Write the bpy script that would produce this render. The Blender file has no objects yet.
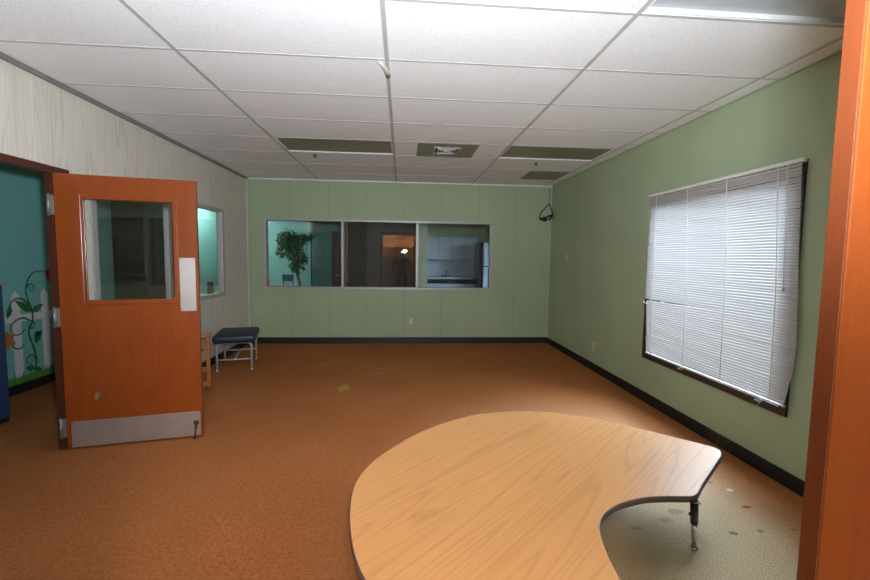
import bpy, bmesh, math, random
from mathutils import Vector, Matrix
random.seed(7)
S = bpy.context.scene
C = S.collection
PI = math.pi

# ------------------------------------------------------------------ materials
def srgb(r, g, b):
    f = lambda c: (c/255/12.92) if c/255 <= .04045 else ((c/255+.055)/1.055)**2.4
    return (f(r), f(g), f(b), 1)

class NT:
    def __init__(s, name):
        s.m = bpy.data.materials.new(name); s.m.use_nodes = True
        s.t = s.m.node_tree; s.t.nodes.clear()
        s.out = s.t.nodes.new('ShaderNodeOutputMaterial')
    def n(s, typ, **kw):
        n = s.t.nodes.new('ShaderNode'+typ)
        for k, v in kw.items():
            if k.startswith('i_'):
                k = k[2:]; n.inputs[int(k) if k.isdigit() else k].default_value = v
            else: setattr(n, k, v)
        return n
    def l(s, a, b): s.t.links.new(a, b)
    def coords(s, scale=(1,1,1), rot=(0,0,0), loc=(0,0,0)):
        tc = s.n('TexCoord'); mp = s.n('Mapping')
        mp.inputs['Scale'].default_value = scale; mp.inputs['Rotation'].default_value = rot; mp.inputs['Location'].default_value = loc
        s.l(tc.outputs['Object'], mp.inputs['Vector']); return mp.outputs[0]
    def noise(s, vec, scale, detail=3, rough=.5, dist=0):
        n = s.n('TexNoise'); n.inputs['Scale'].default_value = scale; n.inputs['Detail'].default_value = detail
        n.inputs['Roughness'].default_value = rough; n.inputs['Distortion'].default_value = dist
        s.l(vec, n.inputs['Vector']); return n.outputs['Fac']
    def ramp(s, fac, stops, interp='LINEAR'):
        r = s.n('ValToRGB'); e = r.color_ramp; e.interpolation = interp
        e.elements[0].position, e.elements[0].color = stops[0]; e.elements[1].position, e.elements[1].color = stops[-1]
        for p, c in stops[1:-1]:
            k = e.elements.new(p); k.color = c
        s.l(fac, r.inputs[0]); return r.outputs[0]
    def math(s, op, a, b=None, c=None):
        n = s.n('Math', operation=op)
        for i, v in enumerate((a, b, c)):
            if v is None: continue
            if isinstance(v, (int, float)): n.inputs[i].default_value = v
            else: s.l(v, n.inputs[i])
        return n.outputs[0]
    def mix(s, fac, a, b, mode='MIX'):
        n = s.n('Mix', data_type='RGBA', blend_type=mode)
        for i, v in ((0, fac), (6, a), (7, b)):
            if isinstance(v, (int, float, tuple)): n.inputs[i].default_value = v
            else: s.l(v, n.inputs[i])
        return n.outputs[2]
    def bsdf(s, color, rough=.6, metal=0, spec=.5, bump=None, bstr=.2, bdist=.01, **kw):
        b = s.n('BsdfPrincipled')
        if isinstance(color, tuple): b.inputs['Base Color'].default_value = color
        else: s.l(color, b.inputs['Base Color'])
        if isinstance(rough, (int, float)): b.inputs['Roughness'].default_value = rough
        else: s.l(rough, b.inputs['Roughness'])
        b.inputs['Metallic'].default_value = metal; b.inputs['Specular IOR Level'].default_value = spec
        for k, v in kw.items(): b.inputs[k].default_value = v
        if bump is not None:
            bp = s.n('Bump'); bp.inputs['Strength'].default_value = bstr; bp.inputs['Distance'].default_value = bdist
            s.l(bump, bp.inputs['Height']); s.l(bp.outputs[0], b.inputs['Normal'])
        s.l(b.outputs[0], s.out.inputs[0]); return s.m

def v4(*a): return (*a, 1)
def plain(name, col, rough=.6, metal=0, spec=.5, var=.06, vs=9, **kw):
    t = NT(name); v = t.coords()
    n = t.noise(v, vs, 4)
    lo = tuple(c*(1-var) for c in col[:3])+(1,); hi = tuple(min(1, c*(1+var)) for c in col[:3])+(1,)
    return t.bsdf(t.ramp(n, [(.3, lo), (.7, hi)]), rough, metal, spec, **kw)

def glass(name, boost=1.0, tint=(.97,.98,.97,1)):
    t = NT(name); f = t.n('Fresnel'); f.inputs[0].default_value = 1.5
    geo = t.n('NewGeometry'); k = t.math('MULTIPLY', t.math('MULTIPLY', f.outputs[0], boost), t.math('SUBTRACT', 1.0, geo.outputs['Backfacing']))
    a = t.n('BsdfTransparent'); a.inputs[0].default_value = tint
    g = t.n('BsdfGlossy'); g.inputs['Roughness'].default_value = 0.0
    m = t.n('MixShader'); t.l(k, m.inputs[0]); t.l(a.outputs[0], m.inputs[1]); t.l(g.outputs[0], m.inputs[2])
    t.l(m.outputs[0], t.out.inputs[0]); return t.m

def emit(name, col, st):
    t = NT(name); e = t.n('Emission'); e.inputs[0].default_value = col; e.inputs[1].default_value = st
    t.l(e.outputs[0], t.out.inputs[0]); return t.m

def wall_paint(name, col, seam=None, axis=0, dirt=.05, off=0.0):
    t = NT(name); v = t.coords()
    n = t.noise(v, 1.3, 3); n2 = t.noise(v, 60, 2)
    lo = tuple(c*(1-dirt) for c in col[:3])+(1,); hi = tuple(c*(1+dirt) for c in col[:3])+(1,)
    c = t.ramp(n, [(.35, lo), (.65, hi)])
    if seam:
        sp = t.n('SeparateXYZ'); t.l(v, sp.inputs[0])
        x = t.math('ADD', sp.outputs[axis], off); x = t.math('DIVIDE', x, seam); x = t.math('FRACT', x)
        x = t.math('SUBTRACT', x, .5); x = t.math('ABSOLUTE', x); g = t.math('LESS_THAN', x, .0045/seam)
        c = t.mix(t.math('MULTIPLY', g, .38), c, tuple(k*.35 for k in col[:3])+(1,))
    return t.bsdf(c, .55, bump=n2, bstr=.05)

def grain(name, base, dark, stretch=(1,1,8), scale=1.2, rings=11, width=.16, amt=.8, rough=.4, spec=.5, rot=(0,0,0), pore=.25, seam=None, blotch=.12, detail=1.5, loc=(0,0,0), **kw):
    """wood veneer: contour lines of a stretched noise (cathedral figure) plus fine pores"""
    t = NT(name)
    v0 = t.coords(rot=rot, loc=loc)
    mp = t.n('Mapping'); mp.inputs['Scale'].default_value = stretch; t.l(v0, mp.inputs['Vector']); v = mp.outputs[0]
    n = t.noise(v, scale, detail, .45)
    f = t.math('FRACT', t.math('MULTIPLY', n, rings))
    mp2 = t.n('Mapping'); mp2.inputs['Scale'].default_value = tuple(k*k*1.2 if k > 1 else k for k in stretch); t.l(v0, mp2.inputs['Vector'])
    p = t.noise(mp2.outputs[0], 6, 4, .6)
    ln = t.ramp(f, [(0, v4(1,1,1)), (width, v4(0,0,0)), (.8, v4(0,0,0)), (1, v4(1,1,1))])
    pf = t.ramp(p, [(.42, v4(0,0,0)), (.72, v4(1,1,1))])
    a = t.math('MULTIPLY', ln, amt)
    c = t.mix(a, base, dark)
    c = t.mix(t.math('MULTIPLY', pf, pore), c, dark)
    b = t.noise(v0, 2.2, 3)
    c = t.mix(blotch, c, t.ramp(b, [(.3, dark), (.7, base)]))
    if seam:
        ax, w = seam
        sp = t.n('SeparateXYZ'); t.l(v0, sp.inputs[0])
        x = t.math('ABSOLUTE', t.math('SUBTRACT', t.math('FRACT', t.math('DIVIDE', sp.outputs[ax], w)), .5))
        c = t.mix(t.math('LESS_THAN', x, .0025/w), c, tuple(min(1, k*1.12) for k in base[:3])+(1,))
    return t.bsdf(c, rough, spec=spec, bump=p, bstr=.03, **kw)

M = {}
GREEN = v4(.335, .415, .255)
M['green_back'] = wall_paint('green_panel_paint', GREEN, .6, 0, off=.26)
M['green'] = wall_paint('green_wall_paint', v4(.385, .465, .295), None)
M['teal'] = wall_paint('teal_paint', v4(.17,.42,.40))
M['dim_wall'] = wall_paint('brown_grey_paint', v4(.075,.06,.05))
M['front_paint'] = wall_paint('front_paint', v4(.35, .38, .28))
M['plain_ceil'] = plain('plain_ceiling', v4(.55, .58, .56))
M['panel'] = grain('pale_wood_panelling', v4(.69,.64,.57), v4(.40,.35,.29), (12,12,.8), 1.0, 9, .16, .42, .55, pore=.35, seam=(1,1.22), blotch=.1)
M['door_wood'] = grain('orange_veneer', v4(.27,.058,.009), v4(.14,.026,.005), (5,5,.6), 1.2, 7, .3, .25, .28, pore=.3, blotch=.35, spec=.5)
M['frame_wood'] = grain('red_brown_wood', v4(.145,.031,.004), v4(.08,.015,.002), (6,6,.4), 2.0, 8, .3, .3, .5, spec=.2, pore=.4, blotch=.4)
M['jamb_wood'] = grain('brown_jamb_wood', v4(.085,.018,.004), v4(.05,.010,.002), (6,6,.4), 2.0, 8, .3, .3, .55, pore=.4, blotch=.4, spec=.2)
M['dark_wood'] = grain('dark_stained_wood', v4(.040,.017,.011), v4(.018,.008,.006), (6,6,6), 2, 5, .3, .3, .45)
M['jamb_dark'] = plain('dark_red_brown_frame', v4(.075,.022,.013), .4)
M['oak'] = grain('oak_laminate', v4(.72,.37,.145), v4(.38,.15,.05), (.42,7.5,7.5), .8, 13, .16, .30, .33, spec=.45, rot=(0,0,math.radians(-43)), pore=.35, blotch=.12, detail=1.0)
M['table_edge'] = plain('mauve_brown_edge_band', v4(.13,.085,.095), .35)
M['black'] = plain('black_vinyl', v4(.010,.011,.014), .45)
M['black_scuffed'] = None
M['metal'] = plain('brushed_steel', v4(.52,.50,.49), .38, .75)
M['hinge'] = plain('worn_steel_hinge', v4(.25,.24,.23), .45, .6)
M['chrome'] = plain('chrome', v4(.72,.72,.72), .12, 1)
M['grey_tube'] = plain('grey_painted_tube', v4(.34,.34,.36), .35, .1)
M['alu'] = plain('grey_aluminium', v4(.40,.39,.38), .4, .15)
M['alu_dark'] = plain('dark_grey_metal', v4(.20,.20,.185), .45, .1)  # dark grey in itself: ceiling angle, glazing channel, cable drop
M['white'] = plain('white_metal', v4(.74,.74,.72), .4)
M['corner_white'] = plain('pale_grey_trim', v4(.48,.47,.46), .5)
M['plastic'] = plain('ivory_plastic', v4(.58,.56,.46), .4)
M['black_metal'] = plain('black_metal', v4(.015,.014,.014), .4)
M['dark_iron'] = plain('dark_iron', v4(.06,.055,.05), .4, .6)
M['navy'] = plain('navy_vinyl', v4(.008,.016,.045), .5, bump=None)
M['blue_pad'] = plain('blue_fabric', v4(.018,.045,.12), .8)
M['pine'] = grain('orange_pine', v4(.52,.20,.055), v4(.33,.10,.03), (5,5,5), 2, 6, .3, .4, .4)
M['closet_wood'] = grain('shelf_wood', v4(.55,.26,.09), v4(.35,.14,.04), (1,4,4), 2, 6, .3, .3, .5)
M['glass'] = glass('window_glass', 2.9)
M['door_glass'] = glass('door_glass', 1.7)
M['cord_black'] = plain('black_cable', v4(.008,.010,.010), .4)
M['masking'] = plain('cream_plastic_hook', v4(.55,.52,.42), .5)
M['paint_white'] = plain('picket_white_paint', v4(.62,.58,.60), .6)
M['paint_green'] = plain('vine_green_paint', v4(.030,.13,.030), .6, var=.3, vs=20)
M['paint_grass'] = plain('grass_green_paint', v4(.07,.24,.03), .6, var=.4, vs=40)
M['paint_red'] = plain('red_paint', v4(.45,.02,.02), .6)
M['paint_orange'] = plain('orange_brown_paint', v4(.40,.13,.04), .6)
M['leaf'] = plain('ficus_leaf', v4(.020,.10,.022), .45, var=.5, vs=14)
M['bark'] = plain('ficus_bark', v4(.16,.10,.06), .8)
M['pot'] = plain('brown_pot', v4(.12,.06,.03), .6)
M['soil'] = plain('soil', v4(.03,.02,.012), .9)
M['yellow'] = plain('yellow_plastic', v4(.75,.38,.02), .4)
M['chair_blue'] = plain('dark_blue_plastic', v4(.03,.06,.13), .4)
M['kitchen'] = plain('pale_blue_laminate', v4(.36,.44,.55), .35)
M['kitchen_dark'] = plain('black_oven', v4(.01,.01,.012), .2)
M['fridge'] = plain('pale_fridge_enamel', v4(.33,.42,.55), .3)
M['cabinet_dark'] = plain('dark_brown_laminate', v4(.035,.022,.017), .35)
M['jacket'] = plain('black_cloth', v4(.010,.010,.011), .85)
M['jeans'] = plain('dark_denim', v4(.016,.022,.04), .85)
M['skin'] = plain('skin', v4(.52,.30,.20), .5)
M['hair'] = plain('dark_hair', v4(.03,.02,.015), .6)
M['camera_black'] = plain('camera_black', v4(.012,.012,.012), .4)
M['flash_lit'] = emit('flash_lit', (1,.97,.92,1), 55)
M['added_lamp_lit'] = emit('added_tube_lit', (.85,1,.97,1), 6)  # glow of the lamp added to the teal room
M['lamp_warm'] = emit('warm_lamp_lit', (1,.8,.55,1), 5)
M['sticker'] = plain('frosted_sticker', v4(.34,.40,.34), .6)
M['lens_near'] = plain('grey_prismatic_lens', v4(.42,.44,.46), .3)
M['lens_olive'] = plain('olive_prismatic_lens', v4(.20,.18,.115), .3)
M['vent_brown'] = plain('brown_vent', v4(.19,.165,.09), .5)
M['lip'] = plain('white_enamel', v4(.85,.85,.85), .3)
M['rubber'] = plain('dark_rubber', v4(.02,.02,.02), .7)

def carpet():
    t = NT('orange_carpet'); v = t.coords()
    f = t.noise(v, 170, 3, .7); g = t.noise(v, 45, 3, .6); b = t.noise(v, .9, 4, .55)
    c = t.ramp(f, [(.34, v4(.20,.062,.016)), (.5, v4(.40,.135,.042)), (.66, v4(.60,.24,.085))])
    c = t.mix(.30, c, t.ramp(g, [(.4, v4(.20,.065,.02)), (.6, v4(.48,.20,.075))]))
    c = t.mix(.22, c, t.ramp(b, [(.35, v4(.23,.075,.022)), (.65, v4(.44,.18,.065))]))
    sp = t.n('SeparateXYZ'); t.l(v, sp.inputs[0])
    dn = t.noise(v, 18, 2)
    # tan tint around the near right floor, fading out towards the right wall
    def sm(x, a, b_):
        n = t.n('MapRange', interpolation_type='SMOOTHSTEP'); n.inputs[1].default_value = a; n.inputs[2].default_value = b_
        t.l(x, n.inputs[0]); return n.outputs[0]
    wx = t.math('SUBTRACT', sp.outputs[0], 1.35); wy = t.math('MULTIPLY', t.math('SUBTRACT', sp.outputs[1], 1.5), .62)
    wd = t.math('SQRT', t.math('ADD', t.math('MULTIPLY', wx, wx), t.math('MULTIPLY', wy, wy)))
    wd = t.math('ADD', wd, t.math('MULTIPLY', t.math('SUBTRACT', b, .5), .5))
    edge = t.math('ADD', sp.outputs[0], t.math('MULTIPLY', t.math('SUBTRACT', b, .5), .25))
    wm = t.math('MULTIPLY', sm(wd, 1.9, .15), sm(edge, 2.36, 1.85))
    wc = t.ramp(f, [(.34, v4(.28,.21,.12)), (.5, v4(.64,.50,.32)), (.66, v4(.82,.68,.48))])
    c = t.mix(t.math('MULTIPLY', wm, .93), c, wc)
    def spot(x, y, rx, ry, col, a):
        nonlocal c
        dx = t.math('DIVIDE', t.math('SUBTRACT', sp.outputs[0], x), rx); dy = t.math('DIVIDE', t.math('SUBTRACT', sp.outputs[1], y), ry)
        d = t.math('ADD', t.math('MULTIPLY', dx, dx), t.math('MULTIPLY', dy, dy))
        d = t.math('ADD', d, t.math('MULTIPLY', t.math('SUBTRACT', dn, .5), 1.6))
        c = t.mix(t.math('MULTIPLY', t.math('LESS_THAN', d, .8), a), c, col)
    spot(-.616, 4.53, .07, .12, v4(.42,.30,.07), .8)
    spot(-1.02, 5.55, .06, .05, v4(.42,.26,.12), .3)
    spot(-.22, 5.3, .10, .03, v4(.45,.28,.13), .5); spot(-.25, 5.05, .06, .03, v4(.42,.26,.12), .5)
    spot(-.45, 5.7, .05, .04, v4(.45,.24,.11), .5)
    spot(2.046, 2.388, .022, .016, v4(.50,.62,.70), .9)
    spot(2.006, 2.21, .035, .014, v4(.45,.04,.04), .9)
    spot(1.99, 2.48, .015, .012, v4(.15,.13,.12), .9)
    spot(1.741, 1.99, .03, .015, v4(.16,.13,.11), .7)
    spot(1.56, 2.19, .05, .03, v4(.20,.19,.19), .5); spot(1.45, 2.12, .05, .025, v4(.22,.19,.16), .4)
    spot(1.25, 2.06, .04, .02, v4(.22,.19,.16), .4)
    spot(1.9, 2.0, .02, .014, v4(.2,.15,.12), .7); spot(2.1, 2.0, .03, .016, v4(.28,.12,.07), .5)
    spot(1.83, 2.6, .012, .010, v4(.62,.68,.70), .8)
    spot(-.02, 1.98, .04, .05, v4(.12,.09,.07), .6)
    return t.bsdf(c, .95, spec=.1, bump=f, bstr=.5, bdist=.006)
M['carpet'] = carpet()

def tiles():
    t = NT('acoustic_tile'); v = t.coords()
    f = t.noise(v, 210, 3, .6); h = t.noise(v, 300, 2, .6)
    c = t.ramp(f, [(.33, v4(.66,.65,.65)), (.46, v4(.86,.86,.87)), (.7, v4(.93,.93,.94))])
    sp = t.n('SeparateXYZ'); t.l(v, sp.inputs[0])
    # faint water-stain rings
    for x, y, r in ((-.53, 5.715, .14), (.371, 6.40, .12)):
        dx = t.math('SUBTRACT', sp.outputs[0], x); dy = t.math('SUBTRACT', sp.outputs[1], y)
        d = t.math('SQRT', t.math('ADD', t.math('MULTIPLY', dx, dx), t.math('MULTIPLY', dy, dy)))
        ring = t.math('LESS_THAN', t.math('ABSOLUTE', t.math('SUBTRACT', d, r)), .016)
        c = t.mix(t.math('MULTIPLY', ring, .3), c, v4(.40,.35,.30))
    # dark pinholes scattered over the tile ahead of the doorway
    vo = t.n('TexVoronoi'); vo.inputs['Scale'].default_value = 28; t.l(v, vo.inputs['Vector'])
    pin = t.math('LESS_THAN', vo.outputs['Distance'], .10)
    zone = t.math('MULTIPLY', t.math('GREATER_THAN', sp.outputs[0], -.0), t.math('LESS_THAN', sp.outputs[0], .65))
    zone = t.math('MULTIPLY', zone, t.math('LESS_THAN', sp.outputs[1], 2.6))
    nz = t.math('GREATER_THAN', t.noise(v, 3, 2), .52)
    c = t.mix(t.math('MULTIPLY', t.math('MULTIPLY', pin, zone), t.math('MULTIPLY', nz, .35)), c, v4(.35,.34,.33))
    return t.bsdf(c, .9, spec=.2, bump=h, bstr=.25, bdist=.003)
M['tile'] = tiles()

def blind_mat():
    t = NT('white_blind_slat'); d = t.n('BsdfDiffuse'); d.inputs[0].default_value = v4(.50,.48,.48)
    tr = t.n('BsdfTranslucent'); tr.inputs[0].default_value = v4(.86,.80,.72)
    g = t.n('BsdfGlossy'); g.inputs[0].default_value = v4(1,1,1); g.inputs['Roughness'].default_value = .35
    m = t.n('MixShader'); m.inputs[0].default_value = .055; t.l(d.outputs[0], m.inputs[1]); t.l(tr.outputs[0], m.inputs[2])
    m2 = t.n('MixShader'); m2.inputs[0].default_value = .04; t.l(m.outputs[0], m2.inputs[1]); t.l(g.outputs[0], m2.inputs[2])
    t.l(m2.outputs[0], t.out.inputs[0]); return t.m
M['blind'] = blind_mat()

def scuffed():
    t = NT('black_vinyl_base_scuffed'); v = t.coords()
    sp = t.n('SeparateXYZ'); t.l(v, sp.inputs[0])
    n = t.noise(v, 14, 4, .65, 1.0)
    thin = t.math('LESS_THAN', t.math('ABSOLUTE', t.math('SUBTRACT', n, .5)), .012)
    z = t.math('MULTIPLY', t.math('GREATER_THAN', sp.outputs[1], 2.85), t.math('LESS_THAN', sp.outputs[1], 3.12))
    c = t.mix(t.math('MULTIPLY', t.math('MULTIPLY', thin, z), .8), v4(.010,.011,.013), v4(.16,.15,.06))
    return t.bsdf(c, .45, spec=.4)
M['black_scuffed'] = scuffed()

# ------------------------------------------------------------------ mesh helpers
class MB:
    def __init__(s): s.b = bmesh.new(); s.mi = 0
    def box(s, x0, y0, z0, x1, y1, z1, bev=0, mat=None, seg=2):
        r = bmesh.ops.create_cube(s.b, size=1)
        vs = r['verts']
        for v in vs: v.co = Vector((x0+(v.co.x+.5)*(x1-x0), y0+(v.co.y+.5)*(y1-y0), z0+(v.co.z+.5)*(z1-z0)))
        if bev:
            es = {e for v in vs for e in v.link_edges}
            r2 = bmesh.ops.bevel(s.b, geom=list(es), offset=bev, segments=seg, affect='EDGES', profile=.5)
            vs = list({v for f in r2['faces'] for v in f.verts} | {v for v in vs if v.is_valid})
        if mat is not None: bmesh.ops.transform(s.b, matrix=mat, verts=vs)
        return s
    def tube(s, pts, r, n=10, closed=False, cap=True):
        pts = [Vector(p) for p in pts]; N = len(pts)
        rs = r if isinstance(r, (list, tuple)) else [r]*N
        prev = None; rings = []
        for i, p in enumerate(pts):
            if closed: t = pts[(i+1) % N]-pts[i-1]
            else: t = pts[min(i+1, N-1)]-pts[max(i-1, 0)]
            if t.length < 1e-9: t = Vector((0,0,1))
            t.normalize()
            if prev is None:
                a = Vector((0,0,1)) if abs(t.z) < .9 else Vector((1,0,0)); u = t.cross(a).normalized()
            else:
                u = prev-t*prev.dot(t); u = u.normalized() if u.length > 1e-6 else t.orthogonal().normalized()
            prev = u; w = t.cross(u)
            rings.append([s.b.verts.new(p+rs[i]*(u*math.cos(2*PI*k/n)+w*math.sin(2*PI*k/n))) for k in range(n)])
        R = rings+[rings[0]] if closed else rings
        for a, c in zip(R, R[1:]):
            for k in range(n):
                f = s.b.faces.new((a[k], a[(k+1) % n], c[(k+1) % n], c[k])); f.smooth = True
        if cap and not closed:
            s.b.faces.new(rings[0][::-1]); s.b.faces.new(rings[-1])
        return s
    def lathe(s, prof, c=(0,0,0), n=24):
        rings = []
        for r, z in prof:
            rings.append([s.b.verts.new((c[0]+r*math.cos(2*PI*k/n), c[1]+r*math.sin(2*PI*k/n), c[2]+z)) for k in range(n)])
        for a, d in zip(rings, rings[1:]):
            for k in range(n):
                f = s.b.faces.new((a[k], a[(k+1) % n], d[(k+1) % n], d[k])); f.smooth = True
        s.b.faces.new(rings[0][::-1]); s.b.faces.new(rings[-1]); return s
    def prism(s, pts, vec):
        """closed polygon extruded along vec"""
        vec = Vector(vec); a = [s.b.verts.new(p) for p in pts]; c = [s.b.verts.new(Vector(p)+vec) for p in pts]
        n = len(pts); s.b.faces.new(a[::-1]); s.b.faces.new(c)
        for k in range(n): s.b.faces.new((a[k], a[(k+1) % n], c[(k+1) % n], c[k]))
        return s
    def quad(s, *p):
        s.b.faces.new([s.b.verts.new(q) for q in p]); return s
    def build(s, name, mat, parent=None, smooth=False, subsurf=0, bevel=0):
        bmesh.ops.recalc_face_normals(s.b, faces=s.b.faces)
        me = bpy.data.meshes.new(name); s.b.to_mesh(me); s.b.free()
        if isinstance(mat, (list, tuple)):
            for m in mat: me.materials.append(M[m])
        else: me.materials.append(M[mat])
        if smooth:
            for p in me.polygons: p.use_smooth = True
        o = bpy.data.objects.new(name, me); C.objects.link(o)
        if parent: o.parent = parent
        if bevel:
            m = o.modifiers.new('bevel', 'BEVEL'); m.width = bevel; m.segments = 2; m.limit_method = 'ANGLE'
        if subsurf:
            m = o.modifiers.new('sub', 'SUBSURF'); m.levels = subsurf; m.render_levels = subsurf
        return o

def thing(name, label, cat, loc=(0,0,0), rz=0, group=None):
    o = bpy.data.objects.new(name, None); C.objects.link(o); o.empty_display_size = .1
    o.location = loc; o.rotation_euler = (0,0,rz); o['label'] = label; o['category'] = cat
    if group: o['group'] = group
    return o
def tag(o, label, cat, group=None):
    o['label'] = label; o['category'] = cat
    if group: o['group'] = group
    return o
def struct(o): o['kind'] = 'structure'; return o
def sempty(name, loc=(0,0,0), rz=0):
    o = bpy.data.objects.new(name, None); C.objects.link(o); o.location = loc; o.rotation_euler = (0,0,rz); o['kind'] = 'structure'; o.empty_display_size = .1; return o

def grid_wall(name, lo, hi, holes, flat, mat, matfn=None):
    """box from lo to hi with rectangular holes; flat = the thickness axis (0,1,2); holes = (a0,b0,a1,b1) in the other two axes"""
    ax = [i for i in range(3) if i != flat]
    A = sorted({lo[ax[0]], hi[ax[0]]} | {h[0] for h in holes} | {h[2] for h in holes})
    B = sorted({lo[ax[1]], hi[ax[1]]} | {h[1] for h in holes} | {h[3] for h in holes})
    m = MB(); b = m.b; cache = {}
    def V(a, c, t):
        k = (round(a, 5), round(c, 5), t)
        if k not in cache:
            co = [0,0,0]; co[ax[0]] = a; co[ax[1]] = c; co[flat] = (lo, hi)[t][flat]; cache[k] = b.verts.new(co)
        return cache[k]
    def solid(i, j):
        if i < 0 or j < 0 or i >= len(A)-1 or j >= len(B)-1: return False
        ca, cb = (A[i]+A[i+1])/2, (B[j]+B[j+1])/2
        return not any(h[0] < ca < h[2] and h[1] < cb < h[3] for h in holes)
    for i in range(len(A)-1):
        for j in range(len(B)-1):
            if not solid(i, j): continue
            a0, a1, b0, b1 = A[i], A[i+1], B[j], B[j+1]
            for t in (0, 1): b.faces.new([V(a0,b0,t), V(a1,b0,t), V(a1,b1,t), V(a0,b1,t)])
            if not solid(i-1, j): b.faces.new([V(a0,b0,0), V(a0,b1,0), V(a0,b1,1), V(a0,b0,1)])
            if not solid(i+1, j): b.faces.new([V(a1,b0,0), V(a1,b1,0), V(a1,b1,1), V(a1,b0,1)])
            if not solid(i, j-1): b.faces.new([V(a0,b0,0), V(a1,b0,0), V(a1,b0,1), V(a0,b0,1)])
            if not solid(i, j+1): b.faces.new([V(a0,b1,0), V(a1,b1,0), V(a1,b1,1), V(a0,b1,1)])
    o = m.build(name, mat); struct(o)
    if matfn:
        for p in o.data.polygons: p.material_index = matfn(p.normal)
    return o

XL, XR, YB, YF, ZC = -2.408, 2.437, 6.884, .512, 2.598
MX = -3.8            # mural wall of the teal room

# ------------------------------------------------------------------ room shell
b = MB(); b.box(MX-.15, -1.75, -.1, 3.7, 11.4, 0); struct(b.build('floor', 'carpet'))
grid_wall('wall_left', (XL-.035, YF-.12, 0), (XL, YB, 2.70), [(2.21, -.01, 3.19, 1.985), (3.56, .89, 5.95, 1.98)], 0, ['panel', 'teal'], lambda n: 1 if n.x < -.5 else 0)
grid_wall('wall_right', (XR, YF-.12, 0), (XR+.16, YB+.12, 2.70), [(2.49, .495, 4.0, 1.99)], 0, 'green')
grid_wall('wall_back', (XL-.035, YB, 0), (XR, YB+.12, 2.70), [(-2.125, .905, 1.43, 1.955)], 1, ['green_back', 'teal'], lambda n: 1 if n.y > .5 else 0)
grid_wall('wall_front', (XL, YF-.026, 0), (XR, YF-.002, 2.70), [(-.60, -.01, .545, 2.10)], 1, 'front_paint')
LG = dict(A=-1.316, B=-.100, Cc=1.118, D=2.29)
rows = [2.06+.6096*k for k in range(-2, 8)]
fixt = [(LG['A']+.012, 4.510, LG['B']-.012, 5.088), (LG['Cc']+.012, 4.510, LG['D']-.012, 5.088), (LG['Cc']+.012, 1.465, LG['D']-.012, 2.05)]
grid_wall('ceiling', (XL, YF-.12, ZC), (XR, YB, ZC+.1), fixt, 2, 'tile')
# suspended grid
g = MB()
for x in LG.values():
    g.box(x-.012, YF, ZC-.004, x+.012, YB, ZC+.0005)
for k, y in enumerate(rows):
    g.box(XL, y-.009, ZC-.003, XR, y+.009, ZC+.0004)
struct(g.build('trim_1', 'grid' if 'grid' in M else 'corner_white'))
# perimeter angles
b = MB(); b.box(XL+.0005, YF, ZC-.030, XL+.026, YB, ZC-.0005); struct(b.build('trim_2', 'alu_dark'))
b = MB(); b.box(XL+.027, YB-.024, ZC-.024, XR-.001, YB-.0005, ZC-.0045); struct(b.build('trim_3', 'white'))
b = MB(); b.box(XR-.020, YF, ZC-.010, XR-.0005, YB-.025, ZC-.0045); struct(b.build('trim_4', 'green'))
b = MB(); b.box(XL+.0005, YB-.022, .101, XL+.022, YB-.0005, ZC-.031); struct(b.build('trim_5', 'corner_white'))
b = MB(); b.box(XR-.014, YB-.014, .101, XR-.0005, YB-.0005, ZC-.025); struct(b.build('trim_6', 'corner_white'))
# baseboards
b = MB(); b.box(XL+.012, YB-.010, 0.001, XR-.012, YB-.0005, .10, .002); struct(b.build('baseboard_back', 'black'))
b = MB(); b.box(XR-.010, YF, 0.001, XR-.0005, YB-.0005, .10, .002); struct(b.build('baseboard_right', 'black_scuffed'))
b = MB(); b.box(XL+.0005, 3.31, 0.001, XL+.010, YB-.0005, .10, .002); b.box(XL+.0005, YF, 0.001, XL+.010, 2.13, .10, .002); struct(b.build('baseboard_left', 'black'))

# ------------------------------------------------------------------ rooms beyond the glass
def slab(name, x0, y0, z0, x1, y1, z1, mat):
    b = MB(); b.box(x0, y0, z0, x1, y1, z1); return struct(b.build(name, mat))
slab('wall_mural', MX-.12, .9, 0, MX, 11.3, 2.70, 'teal')
slab('wall_hall_end', MX, .9, 0, XL-.036, 1.02, 2.70, 'teal')
slab('wall_playroom', MX, 9.2, 0, -1.93, 9.32, 2.70, 'teal')
slab('wall_recess', -2.4, 10.3, 0, -.93, 10.42, 2.70, 'teal')
slab('wall_recess_side', -2.4, 9.32, 0, -2.28, 10.3, 2.70, 'teal')
slab('ceiling_playroom', MX, 1.02, ZC+.002, XL-.036, 7.0, 2.70, 'plain_ceil')
slab('ceiling_beyond', MX, 7.005, ZC+.002, 3.6, 11.3, 2.70, 'plain_ceil')
slab('baseboard_mural', MX+.0005, 1.02, 0.001, MX+.010, 9.2, .095, 'black')
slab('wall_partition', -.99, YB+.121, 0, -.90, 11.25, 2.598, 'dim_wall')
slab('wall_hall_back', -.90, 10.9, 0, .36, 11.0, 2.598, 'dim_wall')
slab('wall_kitchen_side', .36, 10.1, 0, .60, 11.0, 2.598, 'green')
slab('wall_kitchen', .36, 11.25, 0, 3.5, 11.35, 2.598, 'green')
grid_wall('wall_kitchen_right', (3.0, YB+.121, 0), (3.1, 11.25, 2.598), [(7.6, 1.0, 8.8, 2.1)], 0, 'green')  # unseen window opening added to let light into the kitchen
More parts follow.
